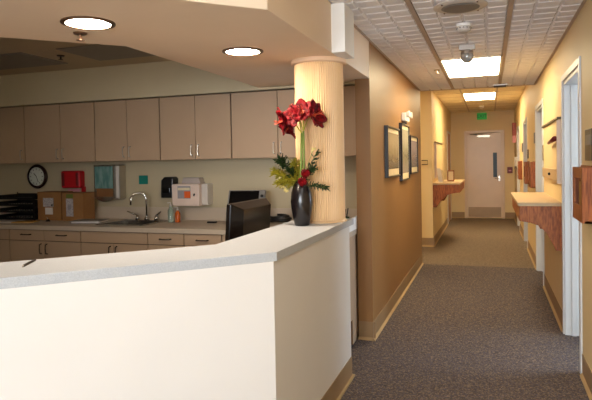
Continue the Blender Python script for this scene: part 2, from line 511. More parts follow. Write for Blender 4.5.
# ------------------------------------------------------------ ceiling fixtures
def troffer(loc, sx, sy, dm, label, group=None):
    t = thing('ceiling_light', loc, label, 'ceiling light', group)
    x, y, z = loc
    f = MB().box(x - sx / 2, x - sx / 2 + .02, y - sy / 2, y + sy / 2, z - .002, z + .01).box(x + sx / 2 - .02, x + sx / 2, y - sy / 2, y + sy / 2, z - .002, z + .01)
    f.box(x - sx / 2, x + sx / 2, y - sy / 2, y - sy / 2 + .02, z - .002, z + .01).box(x - sx / 2, x + sx / 2, y + sy / 2 - .02, y + sy / 2, z - .002, z + .01)
    f.build('frame', WHITEP, t)
    MB().box(x - sx / 2 + .02, x + sx / 2 - .02, y - sy / 2 + .02, y + sy / 2 - .02, z - .001, z + .008).build('diffuser', dm, t)
    return t
troffer((-.163, 6.31, HC), .58, 1.24, DIFF, 'lit rectangular ceiling panel, nearer and larger of the two over the corridor')
troffer((-.163, 11.25, HU - .004), .58, 1.22, DIFFW, 'lit rectangular ceiling panel, farther and smaller of the two over the corridor')
troffer((-.163, 1.2, HC - .002), .58, 1.22, DIFFL, 'added fill panel on the corridor ceiling beside the viewpoint, out of view')  # this panel and the next are added out of view for extra light
troffer((-.163, -2.0, HC - .002), .58, 1.22, DIFFL, 'added fill panel on the unseen lobby ceiling, nearest the invented window')
for x, y, lb in ((-4.34, 4.05, 'unlit grey ceiling panel at the far left above the nurse station'), (-2.74, 4.05, 'unlit grey ceiling panel above the sink side of the nurse station')):
    t = thing('ceiling_light', (x, y, 2.43), lb, 'ceiling light', None)
    MB().box(x - .62, x + .62, y - .28, y + .28, 2.427, 2.436).box(x - .6, x + .6, y - .26, y + .26, 2.425, 2.43).build('diffuser', UNLIT, t)

def downlight(loc, label):
    t = thing('downlight', loc, label, 'downlight')
    x, y, z = loc
    n = 32; b = MB()
    pr = [(.122, z), (.122, z - .006), (.100, z - .008), (.100, z - .003)]
    rings = [[b.bm.verts.new((x + r * math.cos(2 * math.pi * i / n), y + r * math.sin(2 * math.pi * i / n), zz)) for i in range(n)] for r, zz in pr]
    for A, B in zip(rings, rings[1:]):
        for i in range(n):
            b.bm.faces.new([A[i], A[(i + 1) % n], B[(i + 1) % n], B[i]])
    b.build('trim_ring', BRONZE, t, smooth=False)
    MB().lathe(x, y, [(.100, z - .001), (.100, z - .004)], 32).build('lens', DIFFD, t)
    return t
downlight((-1.76, 2.19, 2.13), 'round recessed downlight on the left of the soffit')
downlight((-1.38, 3.09, 2.13), 'round recessed downlight nearer to the column')

def sprinkler(loc, label, m=BRONZE):
    t = thing('sprinkler_head', loc, label, 'sprinkler')
    x, y, z = loc
    MB().lathe(x, y, [(.035, z), (.03, z - .008), (.01, z - .01)], 16).build('escutcheon', m, t)
    MB().lathe(x, y, [(.007, z - .01), (.007, z - .035)], 8).lathe(x, y, [(.02, z - .035), (.02, z - .038)], 12).build('deflector', m, t)
    return t
sprinkler((-1.93, 2.34, 2.13), 'small sprinkler head on the soffit beside the left downlight')
sprinkler((-3.53, 4.02, 2.435), 'small sprinkler head between the two unlit ceiling panels', DARKM)
sprinkler((-.524, 6.26, HC), 'tiny sprinkler head left of the lit corridor ceiling panel', NICKEL)

t = thing('ceiling_speaker', (-.165, 3.73, HC), 'large round grille on the corridor ceiling at the top edge', 'ceiling speaker')
MB().lathe(-.165, 3.73, [(.165, HC), (.165, HC - .006), (.14, HC - .014), (.12, HC - .014)], 40).build('rim', LGREY, t)
MB().lathe(-.165, 3.73, [(.12, HC - .013), (.1, HC - .02)], 40).build('grille', GREYP, t)
for k in range(4):
    a = R(45 + 90 * k); MB().ball((-.165 + .148 * math.cos(a), 3.73 + .148 * math.sin(a), HC - .012), .006, 8).build('screw', BRONZE, t)

def smoke(loc, r, label):
    x, y, z = loc
    t = thing('smoke_detector', loc, label, 'smoke detector')
    MB().lathe(x, y, [(r, z), (r, z - .018)], 28).build('base', WHITEP, t)
    MB().lathe(x, y, [(r * .9, z - .018), (r * .92, z - .045), (r * .6, z - .058)], 28).build('sensor_cover', LGREY, t, smooth=False)
    v = MB()
    for k in range(12):
        a = 2 * math.pi * k / 12
        v.box(-.004, .004, -.002, .002, -.01, .008).xf(Matrix.Identity(4)) if False else None
        cx, cy = x + r * .915 * math.cos(a), y + r * .915 * math.sin(a)
        v.ball((cx, cy, z - .032), .007, 6, (1, 1, .6))
    v.build('vent_slots', GREYP, t)
smoke((-.165, 4.24, HC), .053, 'white round smoke detector between the ceiling grille and the camera dome')
smoke((-.155, 13.2, HU - .004), .06, 'white round smoke detector high in front of the far door')

t = thing('dome_camera', (-.17, 5.0, HC), 'grey mount with a round glass dome hanging from the corridor ceiling', 'security camera')
MB().box(-.235, -.105, 4.985, 5.03, HC - .045, HC).build('mount_plate', LGREY, t, bevel=.006)
MB().lathe(-.17, 5.005, [(.03, HC - .045), (.05, HC - .055), (.052, HC - .08)], 24).build('collar', NICKEL, t)
MB().ball((-.17, 5.005, HC - .10), .054, 20).build('glass_dome', mat('smoked_dome', rgb(176, 176, 172), .12, .4), t, smooth=True)

t = thing('ceiling_vent', (.14, 7.95, HC), 'small metal vent in the ceiling right of the lit panel', 'vent')
MB().box(.05, .23, 7.82, 8.02, HC - .012, HC).build('frame', NICKEL, t)
v = MB()
for k in range(6):
    v.box(.065, .215, 7.835 + k * .03, 7.85 + k * .03, HC - .018, HC - .012)
v.build('slats', DARKM, t)

t = thing('exit_sign', (-.2, 14.64, 2.44), 'green exit sign above the far door', 'exit sign')
MB().box(-.28, -.05, 14.64, 14.7, 2.44, 2.60).build('housing', EXITG, t, bevel=.004)
text('EXIT', .11, (-.165, 14.638, 2.52), (R(90), 0, 0), EXITD, t)

# ------------------------------------------------------------ reception desk
dk = thing('reception_desk', (-.91, 2.32, 0), 'cream reception desk with a speckled grey countertop, angled at its corner', 'reception desk')
s2 = math.sqrt(.5)
def arm(off, t0=0.0):   # point on the 45 degree outer line moved inward by off, at distance t from corner
    return None
XB = -.90   # body face
YEND = 3.71
cz0, cz1 = 1.03, 1.07
Lg = 3.9
# outer lines: x=XB ; and y = x + (2.32-XB)... corner (XB,2.32)
def poly(xo, yc, wdt, yend, L):
    # outer corner (xo,yc); inner offset wdt
    k = wdt * math.tan(R(22.5))
    return [(xo, yc), (xo, yend), (xo - wdt, yend), (xo - wdt, yc + k), (xo - wdt - L * s2, yc + k - L * s2), (xo - L * s2, yc - L * s2)]
MB().prism(poly(XB, 2.295, .13, YEND, Lg), .0, cz0).build('body', LAM, dk)
MB().prism(poly(-.888, 2.305, .38, 3.79, Lg), cz0, cz1).build('countertop', TOP, dk, bevel=.0015)
k = MB(); k.prism(poly(XB + .004, 2.297, .02, YEND + .004, Lg), 0, .14); k.build('cove_base', BASE, dk)
k = MB(); k.prism(poly(XB + .02, 2.304, .03, YEND + .02, Lg), 0, .012); k.build('cove_toe', TOEL, dk)
MB().prism([(XB - .13, 2.40), (XB - .13, YEND), (XB - .85, YEND), (XB - .85, 2.70), (XB - .85 - 2.6, .1), (XB - .13 - 2.6, -.2)], .71, .74).build('work_surface', CAB, dk)
for q in ((XB - .8, 3.60), (XB - .8, 2.75), (XB - 2.6, .9)):
    MB().box(q[0], q[0] + .04, q[1], q[1] + .1, 0, .709).build('support_leg', CAB, dk)

# column
cx, cy, cr = -1.064, 3.6, .157
t = thing('column', (cx, cy, 1.07), 'round ribbed pale maple column standing on the countertop', 'column')
MB().lathe(cx, cy, [(cr, 1.082), (cr, 2.105)], 660, ribs=66, rib=.0045).build('shaft', MAPLE, t)
MB().lathe(cx, cy, [(cr + .012, 1.07), (cr + .012, 1.078), (cr + .006, 1.083)], 64).build('base_ring', MAPLE, t)
MB().lathe(cx, cy, [(cr + .02, 2.1), (cr + .026, 2.106), (cr + .026, 2.13)], 64).build('cap_ring', mat('peach_cap', rgb(232, 196, 160), .5, var=.02), t)

t = thing('pen', (-1.77, 1.8, 1.07), 'dark pen lying on the left end of the countertop', 'pen')
MB().tube([(-1.735, 1.735, 1.0755), (-1.80, 1.865, 1.0755)], .0048, 10).build('barrel', DARKM, t)
MB().tube([(-1.735, 1.735, 1.0755), (-1.731, 1.726, 1.0752)], [.004, .001], 8).build('tip', NICKEL, t)

# ------------------------------------------------------------ nurse station cabinets
UY, UZ0, UZ1 = 4.62, 1.51, 2.10
def pull_v(x, y, z0, z1, par, m=NICKEL):
    MB().tube([(x, y, z0), (x, y - .025, z0 + .006), (x, y - .028, (z0 + z1) / 2), (x, y - .025, z1 - .006), (x, y, z1)], .0052, 8).build('handle', m, par)
def pull_h(x0, x1, y, z, par, m=DARKM):
    MB().tube([(x0, y, z), (x0 + .006, y - .025, z), ((x0 + x1) / 2, y - .028, z), (x1 - .006, y - .025, z), (x1, y, z)], .0055, 8).build('handle', m, par)
uppers = [
    (-5.80, -4.985, -5.39, 'beige wall cabinet mostly past the left edge, second from left'),
    (-4.98, -4.545, None, 'beige wall cabinet at the left edge above the black trays'),
    (-4.54, -3.672, -4.085, 'beige wall cabinet above the clock and the red holder'),
    (-3.665, -2.935, -3.295, 'beige wall cabinet above the towel dispenser'),
    (-2.928, -2.195, -2.556, 'beige wall cabinet above the sharps container'),
    (-2.188, -1.315, -1.745, 'beige wall cabinet above the dark monitors, left of the column'),
    (-1.308, -1.04, None, 'narrow beige wall cabinet partly behind the column'),
]
for x0, x1, sp, lb in uppers:
    t = thing('wall_cabinet', ((x0 + x1) / 2, YW, UZ0), lb, 'wall cabinet', 'wall cabinets above the nurse station worktop')
    MB().box(x0, x1, UY + .02, YW, UZ0, UZ1).build('body', CABD if False else CAB, t)
    MB().box(x0 + .002, x1 - .002, UY + .012, UY + .02, UZ0 + .002, UZ1 - .002).build('face_gap', CABD, t)
    ds = [(x0, sp, 'r'), (sp, x1, 'l')] if sp else [(x0, x1, 'r')]
    for a, b, hs in ds:
        dd = MB().box(a + .003, b - .003, UY - .006, UY + .013, UZ0, UZ1 - .008).build('door', CAB, t, bevel=.0015)
        hx = b - .035 if hs == 'r' else a + .035
        if b < -1.2:
            pull_v(hx, UY - .006, 1.545, 1.645, dd)
    # thin dark filler strip between cabinets
BY = 4.28
bases = [
    (-5.25, -4.435, 'dr', -4.84, 'beige base cabinet at the left edge under the white papers'),
    (-4.43, -3.59, 'dr', -4.01, 'beige base cabinet with two drawers below the cardboard boxes'),
    (-3.585, -2.868, 'sink', -3.225, 'beige base cabinet under the sink with a wide blank front'),
    (-2.863, -2.504, 'd1', None, 'narrow beige base cabinet with a drawer just right of the sink'),
    (-2.50, -2.143, 'd1', None, 'narrow beige base cabinet with a drawer, second right of the sink'),
    (-2.138, -1.60, 'st', None, 'beige drawer cabinet hidden mostly behind the front monitor'),
    (-1.595, -1.045, 'st', None, 'beige drawer cabinet at the right end of the worktop beside the tan wall'),
]
for x0, x1, kd, sp, lb in bases:
    t = thing('base_cabinet', ((x0 + x1) / 2, YW, 0), lb, 'base cabinet', 'base cabinets under the worktop')
    if kd == 'sink':
        MB().box(x0, x0 + .018, BY + .02, YW, .2, .868).box(x1 - .018, x1, BY + .02, YW, .2, .868).box(x0, x1, BY + .02, YW, .2, .22).box(x0, x1, YW - .012, YW, .2, .868).box(x0, x1, BY + .09, YW, 0, .2).build('body', CAB, t)
    else:
        MB().box(x0, x1, BY + .02, YW, .2, .868).box(x0, x1, BY + .09, YW, 0, .2).build('body', CAB, t)
    MB().box(x0 + .002, x1 - .002, BY + .012, BY + .02, .202, .868).build('face_gap', CABD, t)
    MB().box(x0, x1, BY + .085, BY + .09, 0, .19).build('toe_kick', BASE, t)
    g = .003
    if kd in ('dr',):
        for a, b in ((x0, sp), (sp, x1)):
            q = MB().box(a + g, b - g, BY - .006, BY + .013, .765, .862).build('drawer', CAB, t, bevel=.0015)
            m_ = (a + b) / 2; pull_h(m_ - .055, m_ + .055, BY - .006, .822, q)
        for a, b, h in ((x0, sp, sp - .035), (sp, x1, sp + .035)):
            q = MB().box(a + g, b - g, BY - .006, BY + .013, .205, .757).build('door', CAB, t, bevel=.0015)
            pull_v(h, BY - .006, .64, .735, q, DARKM)
    elif kd == 'sink':
        MB().box(x0 + g, x1 - g, BY - .006, BY + .013, .765, .862).build('blank_front', CAB, t, bevel=.0015)
        for a, b, h in ((x0, sp, sp - .035), (sp, x1, sp + .035)):
            q = MB().box(a + g, b - g, BY - .006, BY + .013, .205, .757).build('door', CAB, t, bevel=.0015)
            pull_v(h, BY - .006, .64, .735, q, DARKM)
    elif kd == 'd1':
        q = MB().box(x0 + g, x1 - g, BY - .006, BY + .013, .765, .862).build('drawer', CAB, t, bevel=.0015)
        m_ = (x0 + x1) / 2; pull_h(m_ - .055, m_ + .055, BY - .006, .815, q)
        q = MB().box(x0 + g, x1 - g, BY - .006, BY + .013, .205, .757).build('door', CAB, t, bevel=.0015)
        pull_v(x1 - .04, BY - .006, .64, .735, q, DARKM)
    else:
        for z0, z1 in ((.745, .862), (.58, .738), (.408, .573), (.205, .401)):
            q = MB().box(x0 + g, x1 - g, BY - .006, BY + .013, z0, z1).build('drawer', CAB, t, bevel=.0015)
            m_ = (x0 + x1) / 2; pull_h(m_ - .055, m_ + .055, BY - .006, (z0 + z1) / 2, q)
t = thing('worktop', (-3.3, YW, .87), 'long speckled worktop with backsplash along the back wall', 'worktop')
SX0, SX1, SY0, SY1 = -3.50, -3.02, 4.42, 4.84
MB().box(-5.6, SX0, 4.255, YW, .87, .91).box(SX1, -1.035, 4.255, YW, .87, .91).box(SX0, SX1, 4.255, SY0, .87, .91).box(SX0, SX1, SY1, YW, .87, .91).build('slab', TOP2, t)
MB().box(-5.6, -1.035, YW - .02, YW, .91, 1.035).build('backsplash', TOP2, t, bevel=.002)
MB().box(-1.055, -1.035, 4.27, YW - .02, .91, 1.01).build('side_splash', WHITEP, t, bevel=.002)
t = thing('sink', (-3.26, 4.63, .75), 'stainless steel sink set into the worktop', 'sink')
f = MB().box(SX0 - .02, SX0 + .012, SY0 - .02, SY1 + .02, .9105, .916).box(SX1 - .012, SX1 + .02, SY0 - .02, SY1 + .02, .9105, .916).box(SX0, SX1, SY0 - .02, SY0 + .012, .9105, .916).box(SX0, SX1, SY1 - .03, SY1 + .02, .9105, .916)
f.build('rim', STEEL, t)
MB().box(SX0 + .004, SX0 + .008, SY0 + .004, SY1 - .004, .76, .911).box(SX1 - .008, SX1 - .004, SY0 + .004, SY1 - .004, .76, .911).box(SX0 + .004, SX1 - .004, SY0 + .004, SY0 + .008, .76, .911).box(SX0 + .004, SX1 - .004, SY1 - .008, SY1 - .004, .76, .911).box(SX0 + .004, SX1 - .004, SY0 + .004, SY1 - .004, .756, .76).build('basin', STEEL, t)
# faucet
fx, fy = -3.262, 4.862
t = thing('faucet', (fx, fy, .912), 'chrome gooseneck faucet with two wing handles behind the sink', 'faucet')
pts = [(fx, fy, .912), (fx, fy, 1.12)]
for k in range(1, 9):
    a = math.pi * k / 8
    pts.append((fx - .065 + .065 * math.cos(a), fy - .05 * (1 - math.cos(a)) / 2 * 1.6, 1.12 + .07 * math.sin(a)))
pts.append((pts[-1][0], pts[-1][1], 1.07))
MB().tube(pts, .011, 10).lathe(fx, fy, [(.026, .9165), (.024, .935), (.014, .95)], 16).build('spout', CHROME, t, smooth=True)
for sg in (-1, 1):
    hx = fx + sg * .11
    MB().lathe(hx, fy, [(.024, .9165), (.02, .94), (.012, .965)], 14).tube([(hx, fy, .965), (hx + sg * .03, fy - .02, .975), (hx + sg * .085, fy - .05, 1.005)], [.009, .009, .006], 8).build('handle', CHROME, t, smooth=True)

# --- wall items
Yb = YW
cxk, czk, rk = -4.717, 1.363, .122
t = thing('wall_clock', (-4.717, Yb, 1.363), 'round clock with a dark maroon rim on the back wall', 'clock')
MB().lathe(cxk, czk, [(rk + .005, Yb), (rk + .012, Yb - .025), (rk, Yb - .04), (rk - .022, Yb - .03)], 40, axis='y').build('rim', CLOCKR, t, smooth=False)
MB().lathe(cxk, czk, [(rk - .02, Yb - .03), (rk - .02, Yb - .032)], 40, axis='y').build('face', CLOCKF, t)
tk = MB()
for k in range(12):
    a = 2 * math.pi * k / 12
    tk.box(-.003, .003, -.001, 0, -.009, .009)
    vs = list(tk.bm.verts)[-8:]
    M_ = Matrix.Translation((cxk + .082 * math.sin(a), Yb - .0322, czk + .082 * math.cos(a))) @ Matrix.Rotation(a, 4, 'Y')
    for v in vs:
        v.co = M_ @ v.co
tk.build('hour_marks', BLACK, t)
MB().tube([(cxk, Yb - .034, czk), (cxk - .035, Yb - .034, czk + .035)], .0035, 6).build('hour_hand', BLACK, t)
MB().tube([(cxk, Yb - .036, czk), (cxk + .025, Yb - .036, czk - .06)], .0025, 6).build('minute_hand', BLACK, t)

t = thing('wall_holder', (-4.210, Yb, 1.17), 'red plastic holder fixed to the wall behind the cardboard boxes', 'wall holder')
MB().box(-4.340, -4.090, Yb - .09, Yb, 1.235, 1.42).build('pocket', RED, t, bevel=.02)
MB().box(-4.125, -4.085, Yb - .03, Yb, 1.13, 1.25).build('strap', RED, t, bevel=.004)
MB().box(-4.320, -4.290, Yb - .094, Yb - .089, 1.26, 1.40).build('ridge', DRED, t)
MB().box(-4.140, -4.110, Yb - .094, Yb - .089, 1.26, 1.40).build('ridge', DRED, t)
t = tag(MB().box(-4.320, -4.170, Yb - .006, Yb - .001, 1.10, 1.225).build('paper_notice', PINK), 'pinkish white notice on the wall under the red holder', 'notice')

t = thing('towel_dispenser', (-3.690, Yb, 1.10), 'grey wall dispenser with a teal reflection painted on its cover', 'towel dispenser')
MB().box(-3.865, -3.575, Yb - .12, Yb, 1.12, 1.475).build('housing', NICKEL, t, bevel=.015)
fr = [(-3.865, 1.475), (-3.865, 1.14)] + [(-3.865 + .25 * k / 8, 1.14 - .045 * math.sin(math.pi * k / 8)) for k in range(1, 8)] + [(-3.615, 1.14), (-3.615, 1.475)]
MB().prism(fr, Yb - .145, Yb - .12, 'y').build('bezel', STEEL, t)
MB().box(-3.850, -3.635, Yb - .15, Yb - .145, 1.235, 1.46).build('cover', TEALL, t)  # reflections put into the colour: teal here, brown on the piece below
MB().box(-3.83, -3.635, Yb - .151, Yb - .145, 1.15, 1.232).build('brown_reflection', CARD2, t)
MB().box(-3.610, -3.58, Yb - .125, Yb - .12, 1.14, 1.45).build('side_panel', LGREY, t)

t = tag(MB().box(-3.418, -3.313, Yb - .008, Yb - .001, 1.27, 1.36).build('wall_plaque', TEALG, bevel=.002), 'small square teal plaque on the wall above the faucet', 'plaque')

t = thing('soap_dispenser', (-3.000, Yb, 1.15), 'black rounded dispenser on the wall left of the sharps container', 'soap dispenser')
MB().prism([(-3.10, 1.135), (-2.965, 1.135), (-2.955, 1.325), (-2.97, 1.345), (-3.06, 1.345), (-3.095, 1.31)], Yb - .11, Yb, 'y').build('housing', BLACK, t, bevel=.012)
MB().box(-3.075, -2.99, Yb - .118, Yb - .109, 1.19, 1.235).build('push_bar', SCREEN, t, bevel=.004)

t = thing('sharps_container', (-2.788, Yb, 1.05), 'pale wall sharps container with grey and orange labels', 'sharps container')
MB().box(-2.938, -2.638, Yb - .17, Yb, 1.06, 1.275).build('cabinet', mat('pale_pink_plastic', rgb(226, 204, 190), .45), t, bevel=.012)
MB().prism([(-2.868, 1.275), (-2.658, 1.275), (-2.678, 1.335), (-2.848, 1.335)], Yb - .1, Yb, 'y').build('clear_liner', mat('smoky_lid', rgb(176, 164, 158), .3), t, bevel=.006)
MB().box(-2.638, -2.573, Yb - .12, Yb, 1.07, 1.275).build('side_bracket', LGREY, t, bevel=.006)
MB().box(-2.868, -2.728, Yb - .174, Yb - .169, 1.135, 1.255).build('grey_label', GREYL, t)
MB().box(-2.793, -2.728, Yb - .177, Yb - .173, 1.14, 1.205).build('orange_label', ORANGE, t)
MB().box(-2.863, -2.733, Yb - .177, Yb - .173, 1.215, 1.24).build('cream_label', MATB, t)
MB().tube([(-2.693, Yb - .17, 1.165), (-2.680, Yb - .185, 1.178)], .008, 8).build('lock', BLACK, t)

# --- worktop items
WZ = .911
def bottle(x, y, h, r, m, label, liquid=None):
    t = thing('soap_bottle', (x, y, WZ), label, 'bottle')
    MB().lathe(x, y, [(r * .95, WZ), (r, WZ + .01), (r, WZ + h * .6), (r * .4, WZ + h * .75), (r * .38, WZ + h * .8)], 20).build('bottle_body', m, t, smooth=True)
    MB().lathe(x, y, [(r * .45, WZ + h * .8), (r * .45, WZ + h * .88), (.004, WZ + h * .9), (.004, WZ + h)], 12).tube([(x, y, WZ + h), (x - .03, y - .012, WZ + h - .003)], .005, 6).build('pump', LGREY, t)
bottle(-2.905, 4.73, .19, .029, CLEARG, 'clear pale green pump bottle beside the sink')
bottle(-2.835, 4.74, .145, .026, ORLIQ, 'small bottle of orange liquid right of the green pump bottle')
def carton(x0, x1, y0, y1, h, label, flip):
    t = thing('cardboard_box', ((x0 + x1) / 2, (y0 + y1) / 2, WZ), label, 'cardboard box')
    b = MB().box(x0, x1, y0, y1, WZ, WZ + h).build('carton_body', CARD, t, bevel=.002)
    MB().box(x0 - .002, x1 + .002, y0 - .002, (y0 + y1) / 2 - .002, WZ + h, WZ + h + .004).box(x0 - .002, x1 + .002, (y0 + y1) / 2 + .002, y1, WZ + h, WZ + h + .004).build('flap', CARD2, t)
    return t
t = carton(-4.46, -4.16, 4.68, 4.86, .292, 'brown cardboard box with a square white label, left of the pair', 0)
MB().box(-4.385, -4.255, 4.674, 4.679, 1.055, 1.145).build('shipping_label', PRINT, t, label='white printed label')
MB().box(-4.36, -4.265, 4.674, 4.679, .975, 1.045).build('small_label', PAPER, t)
MB().box(-4.28, -4.262, 4.672, 4.675, 1.06, 1.08).build('mark', BLACK, t)
t = carton(-4.13, -3.87, 4.66, 4.84, .285, 'brown cardboard box with a tall white label, right of the pair', 1)
MB().box(-4.075, -3.99, 4.654, 4.659, .96, 1.14).build('tall_label', PRINT, t, label='tall white printed label')
MB().box(-4.055, -4.015, 4.652, 4.655, 1.03, 1.075).build('code_panel', GREYL, t)
MB().box(-4.07, -3.99, 4.654, 4.659, 1.145, 1.185).build('green_sticker', mat('olive_sticker', rgb(96, 110, 40), .7), t)
t = thing('letter_tray', (-4.72, 4.78, WZ), 'stack of black mesh letter trays at the left end of the worktop', 'letter tray')
for k in range(4):
    z = WZ + .01 + k * .07
    b = MB().box(-4.95, -4.48, 4.64, 4.92, z, z + .006).box(-4.95, -4.944, 4.64, 4.92, z, z + .045).box(-4.486, -4.48, 4.64, 4.92, z, z + .045).box(-4.95, -4.48, 4.914, 4.92, z, z + .05)
    b.box(-4.95, -4.48, 4.64, 4.644, z, z + .022)
    for q in range(15):
        b.box(-4.95 + q * .033, -4.944 + q * .033, 4.637, 4.64, z, z + .04)
    b.build('tray', BLACK, t)
    if k in (0, 1, 2):
        MB().box(-4.93, -4.52 - .03 * k, 4.66, 4.9, z + .006, z + .014).build('paper_stack', PAPER, t)
po = MB()
for x in (-4.955, -4.475):
    for y in (4.65, 4.91):
        po.box(x - .004, x + .004, y - .004, y + .004, WZ, WZ + .285)
po.build('post', BLACK, t)
def sheet(name, c, w_, d_, rot, z, m, label, cat, th=.003):
    b = MB().box(-w_ / 2, w_ / 2, -d_ / 2, d_ / 2, 0, th).xf(Matrix.Translation((c[0], c[1], z)) @ Matrix.Rotation(R(rot), 4, 'Z'))
    return tag(b.build(name, m), label, cat)
sheet('paper_sheet', (-4.70, 4.48, 0), .30, .22, 12, WZ, PAPER, 'white papers lying at the left edge of the worktop', 'papers', .006)
sheet('manila_envelope', (-4.45, 4.50, 0), .22, .15, 20, WZ, MANILA, 'yellow manila envelope lying before the black trays', 'envelope', .008)
t = thing('binder', (-3.72, 4.58, WZ), 'thin grey binder lying on the worktop left of the sink', 'binder')
M_ = Matrix.Translation((-3.72, 4.58, WZ)) @ Matrix.Rotation(R(14), 4, 'Z')
MB().box(-.16, .14, -.1, .12, 0, .005).xf(M_).box(0, 0, 0, 0, 0, 0).build('back_cover', GREYP, t)
MB().box(-.15, .13, -.09, .11, .005, .02).xf(M_).build('pages', PAPER, t)
MB().box(-.16, .14, -.1, .12, .02, .025).xf(M_).build('front_cover', GREYP, t)
t = thing('binder_clip', (-4.26, 4.60, WZ), 'small black binder clip before the left cardboard box', 'binder clip')
MB().prism([(-4.28, WZ), (-4.24, WZ), (-4.258, WZ + .022), (-4.262, WZ + .022)], 4.585, 4.615, 'y').build('spring', BLACK, t)
MB().tube([(-4.262, 4.6, WZ + .022), (-4.275, 4.6, WZ + .045), (-4.262, 4.606, WZ + .024)], .0015, 6).build('wire_arm', NICKEL, t)
sheet('stapler', (-2.47, 4.74, 0), .09, .03, 5, WZ, BLACK, 'small black stapler on the worktop below the sharps container', 'stapler', .014)

# monitor on the worktop
t = thing('computer_monitor', (-2.07, 4.66, WZ), 'dark monitor on a grey stand at the back of the worktop', 'monitor')
M_ = Matrix.Translation((-2.065, 4.64, 1.11)) @ Matrix.Rotation(R(10), 4, 'Z') @ Matrix.Rotation(R(-30), 4, 'X')
MB().box(-.175, .165, -.02, .02, -.12, .12).xf(M_).build('bezel', GREYP, t, bevel=.006)
MB().box(-.16, .11, -.023, -.02, -.105, .108).xf(M_).build('screen', SCREEN, t)
MB().tube([tuple(M_ @ Vector((.138, -.02, .055))), tuple(M_ @ Vector((.138, -.028, .055)))], .014, 12).build('knob', BLACK, t)
MB().box(-2.10, -2.04, 4.67, 4.70, WZ + .01, 1.08).lathe(-2.10, 4.66, [(.11, WZ), (.10, WZ + .012)], 28).build('stand', GREYP, t)
# power cables & small things
t = thing('cable_adapter', (-1.86, 4.66, WZ), 'black power adapter and loose cable on the back worktop left of the vase', 'power adapter')
MB().box(-1.93, -1.84, 4.56, 4.61, WZ, WZ + .035).build('adapter', BLACK, t, bevel=.005)
pts = []
for k in range(60):
    a = k * .35; pts.append((-1.81 + (.11 + .012 * math.sin(k * .9)) * math.cos(a), 4.76 + .045 * math.sin(a), WZ + .018 + .06 * (k / 60) + .004 * math.sin(k)))
MB().tube(pts, 0.011, 6).build('cable', BLACK, t, smooth=True)
t = thing('pencil_cup', (-1.19, 4.52, WZ), 'dark green cup beside the column at the right end of the worktop', 'pencil cup')
MB().lathe(-1.125, 4.50, [(.032, WZ), (.036, WZ + .10), (.03, WZ + .10), (.028, WZ + .02)], 20).build('cup', LEAFD, t)
MB().tube([(-1.12, 4.50, WZ + .05), (-1.10, 4.505, WZ + .17)], .005, 6).tube([(-1.13, 4.51, WZ + .05), (-1.125, 4.53, WZ + .16)], .004, 6).build('pencil', BLACK, t)

# front monitor seen from behind
t = thing('computer_monitor', (-1.5, 3.37, .741), 'large glossy dark monitor seen from behind, rising above the countertop', 'monitor')
M_ = Matrix.Translation((-1.505, 3.34, 1.047)) @ Matrix.Rotation(R(90), 4, 'Z') @ Matrix.Rotation(R(4), 4, 'X')
# local: x along width, -y = back side (towards the corridor), z up
b = MB()
W2, H2 = .285, .175
r0 = [(-W2, 0, -H2), (W2, 0, -H2), (W2, 0, H2), (-W2, 0, H2)]
r1 = [(-W2, -.03, -H2), (W2, -.03, -H2), (W2, -.03, H2), (-W2, -.03, H2)]
r2 = [(-W2 + .07, -.085, -H2 + .05), (W2 - .05, -.085, -H2 + .05), (W2 - .05, -.085, H2 - .035), (-W2 + .07, -.085, H2 - .035)]
rr = [[b.bm.verts.new(p) for p in q] for q in (r0, r1, r2)]
b.bm.faces.new(rr[0]); b.bm.faces.new(rr[2])
for A, B in zip(rr, rr[1:]):
    for i in range(4):
        b.bm.faces.new([A[i], A[(i + 1) % 4], B[(i + 1) % 4], B[i]])
b.xf(M_).build('housing', BLACKG, t, bevel=.006)
MB().box(-W2 + .012, W2 - .012, -.001, .004, -H2 + .015, H2 - .012).xf(M_).build('screen', SCREEN, t)
v = MB()
for k in range(7):
    v.box(-W2 + .06, -W2 + .066, -.07, -.03, -.10 + k * .03, -.085 + k * .03)
MB_ = v.xf(M_).build('vent_slots', BLACK, t)
MB().box(-.04, .04, -.06, -.03, -.292, -.12).xf(M_).build('neck', BLACK, t)
MB().lathe(-1.47, 3.375, [(.12, .741), (.11, .755)], 28).build('base', BLACK, t)

# ------------------------------------------------------------ vase and flowers
VX, VY = -1.105, 3.32
def FP(px, py_, dy=0):   # where the bouquet stands
    return Vector((VX + (px - 302) * .0064, VY + dy, 1.345 - (py_ - 181) * .0062))
t = thing('vase', (VX, VY, 1.0705), 'tall glossy black oval vase on the countertop before the column', 'vase')
pr = [(.040, 0), (.046, .004), (.056, .05), (.066, .11), (.069, .15), (.064, .205), (.050, .25), (.038, .272), (.034, .276), (.030, .27), (.04, .24), (.02, .20)]
MB().lathe(VX, VY, [(r, 1.0705 + z) for r, z in pr], 40).build('vase_body', VASE, t, smooth=True)

def petal(b, c, d, up, L, W, curl):
    d = d.normalized(); s = d.cross(up).normalized(); n = s.cross(d)
    rows = []
    for i in range(7):
        u = i / 6
        w_ = W * math.sin(math.pi * min(.97, (u * .86 + .10))) ** .8
        ctr = c + d * (L * u) - n * (-curl * L * u * u)
        rows.append([b.bm.verts.new(ctr + s * (w_ * k) + n * (.18 * w_ * (abs(k) - .5) + .006 * math.sin(u * 9 + k * 3))) for k in (-1, -.5, 0, .5, 1)])
    for A, B in zip(rows, rows[1:]):
        for i in range(4):
            b.bm.faces.new([A[i], A[i + 1], B[i + 1], B[i]])

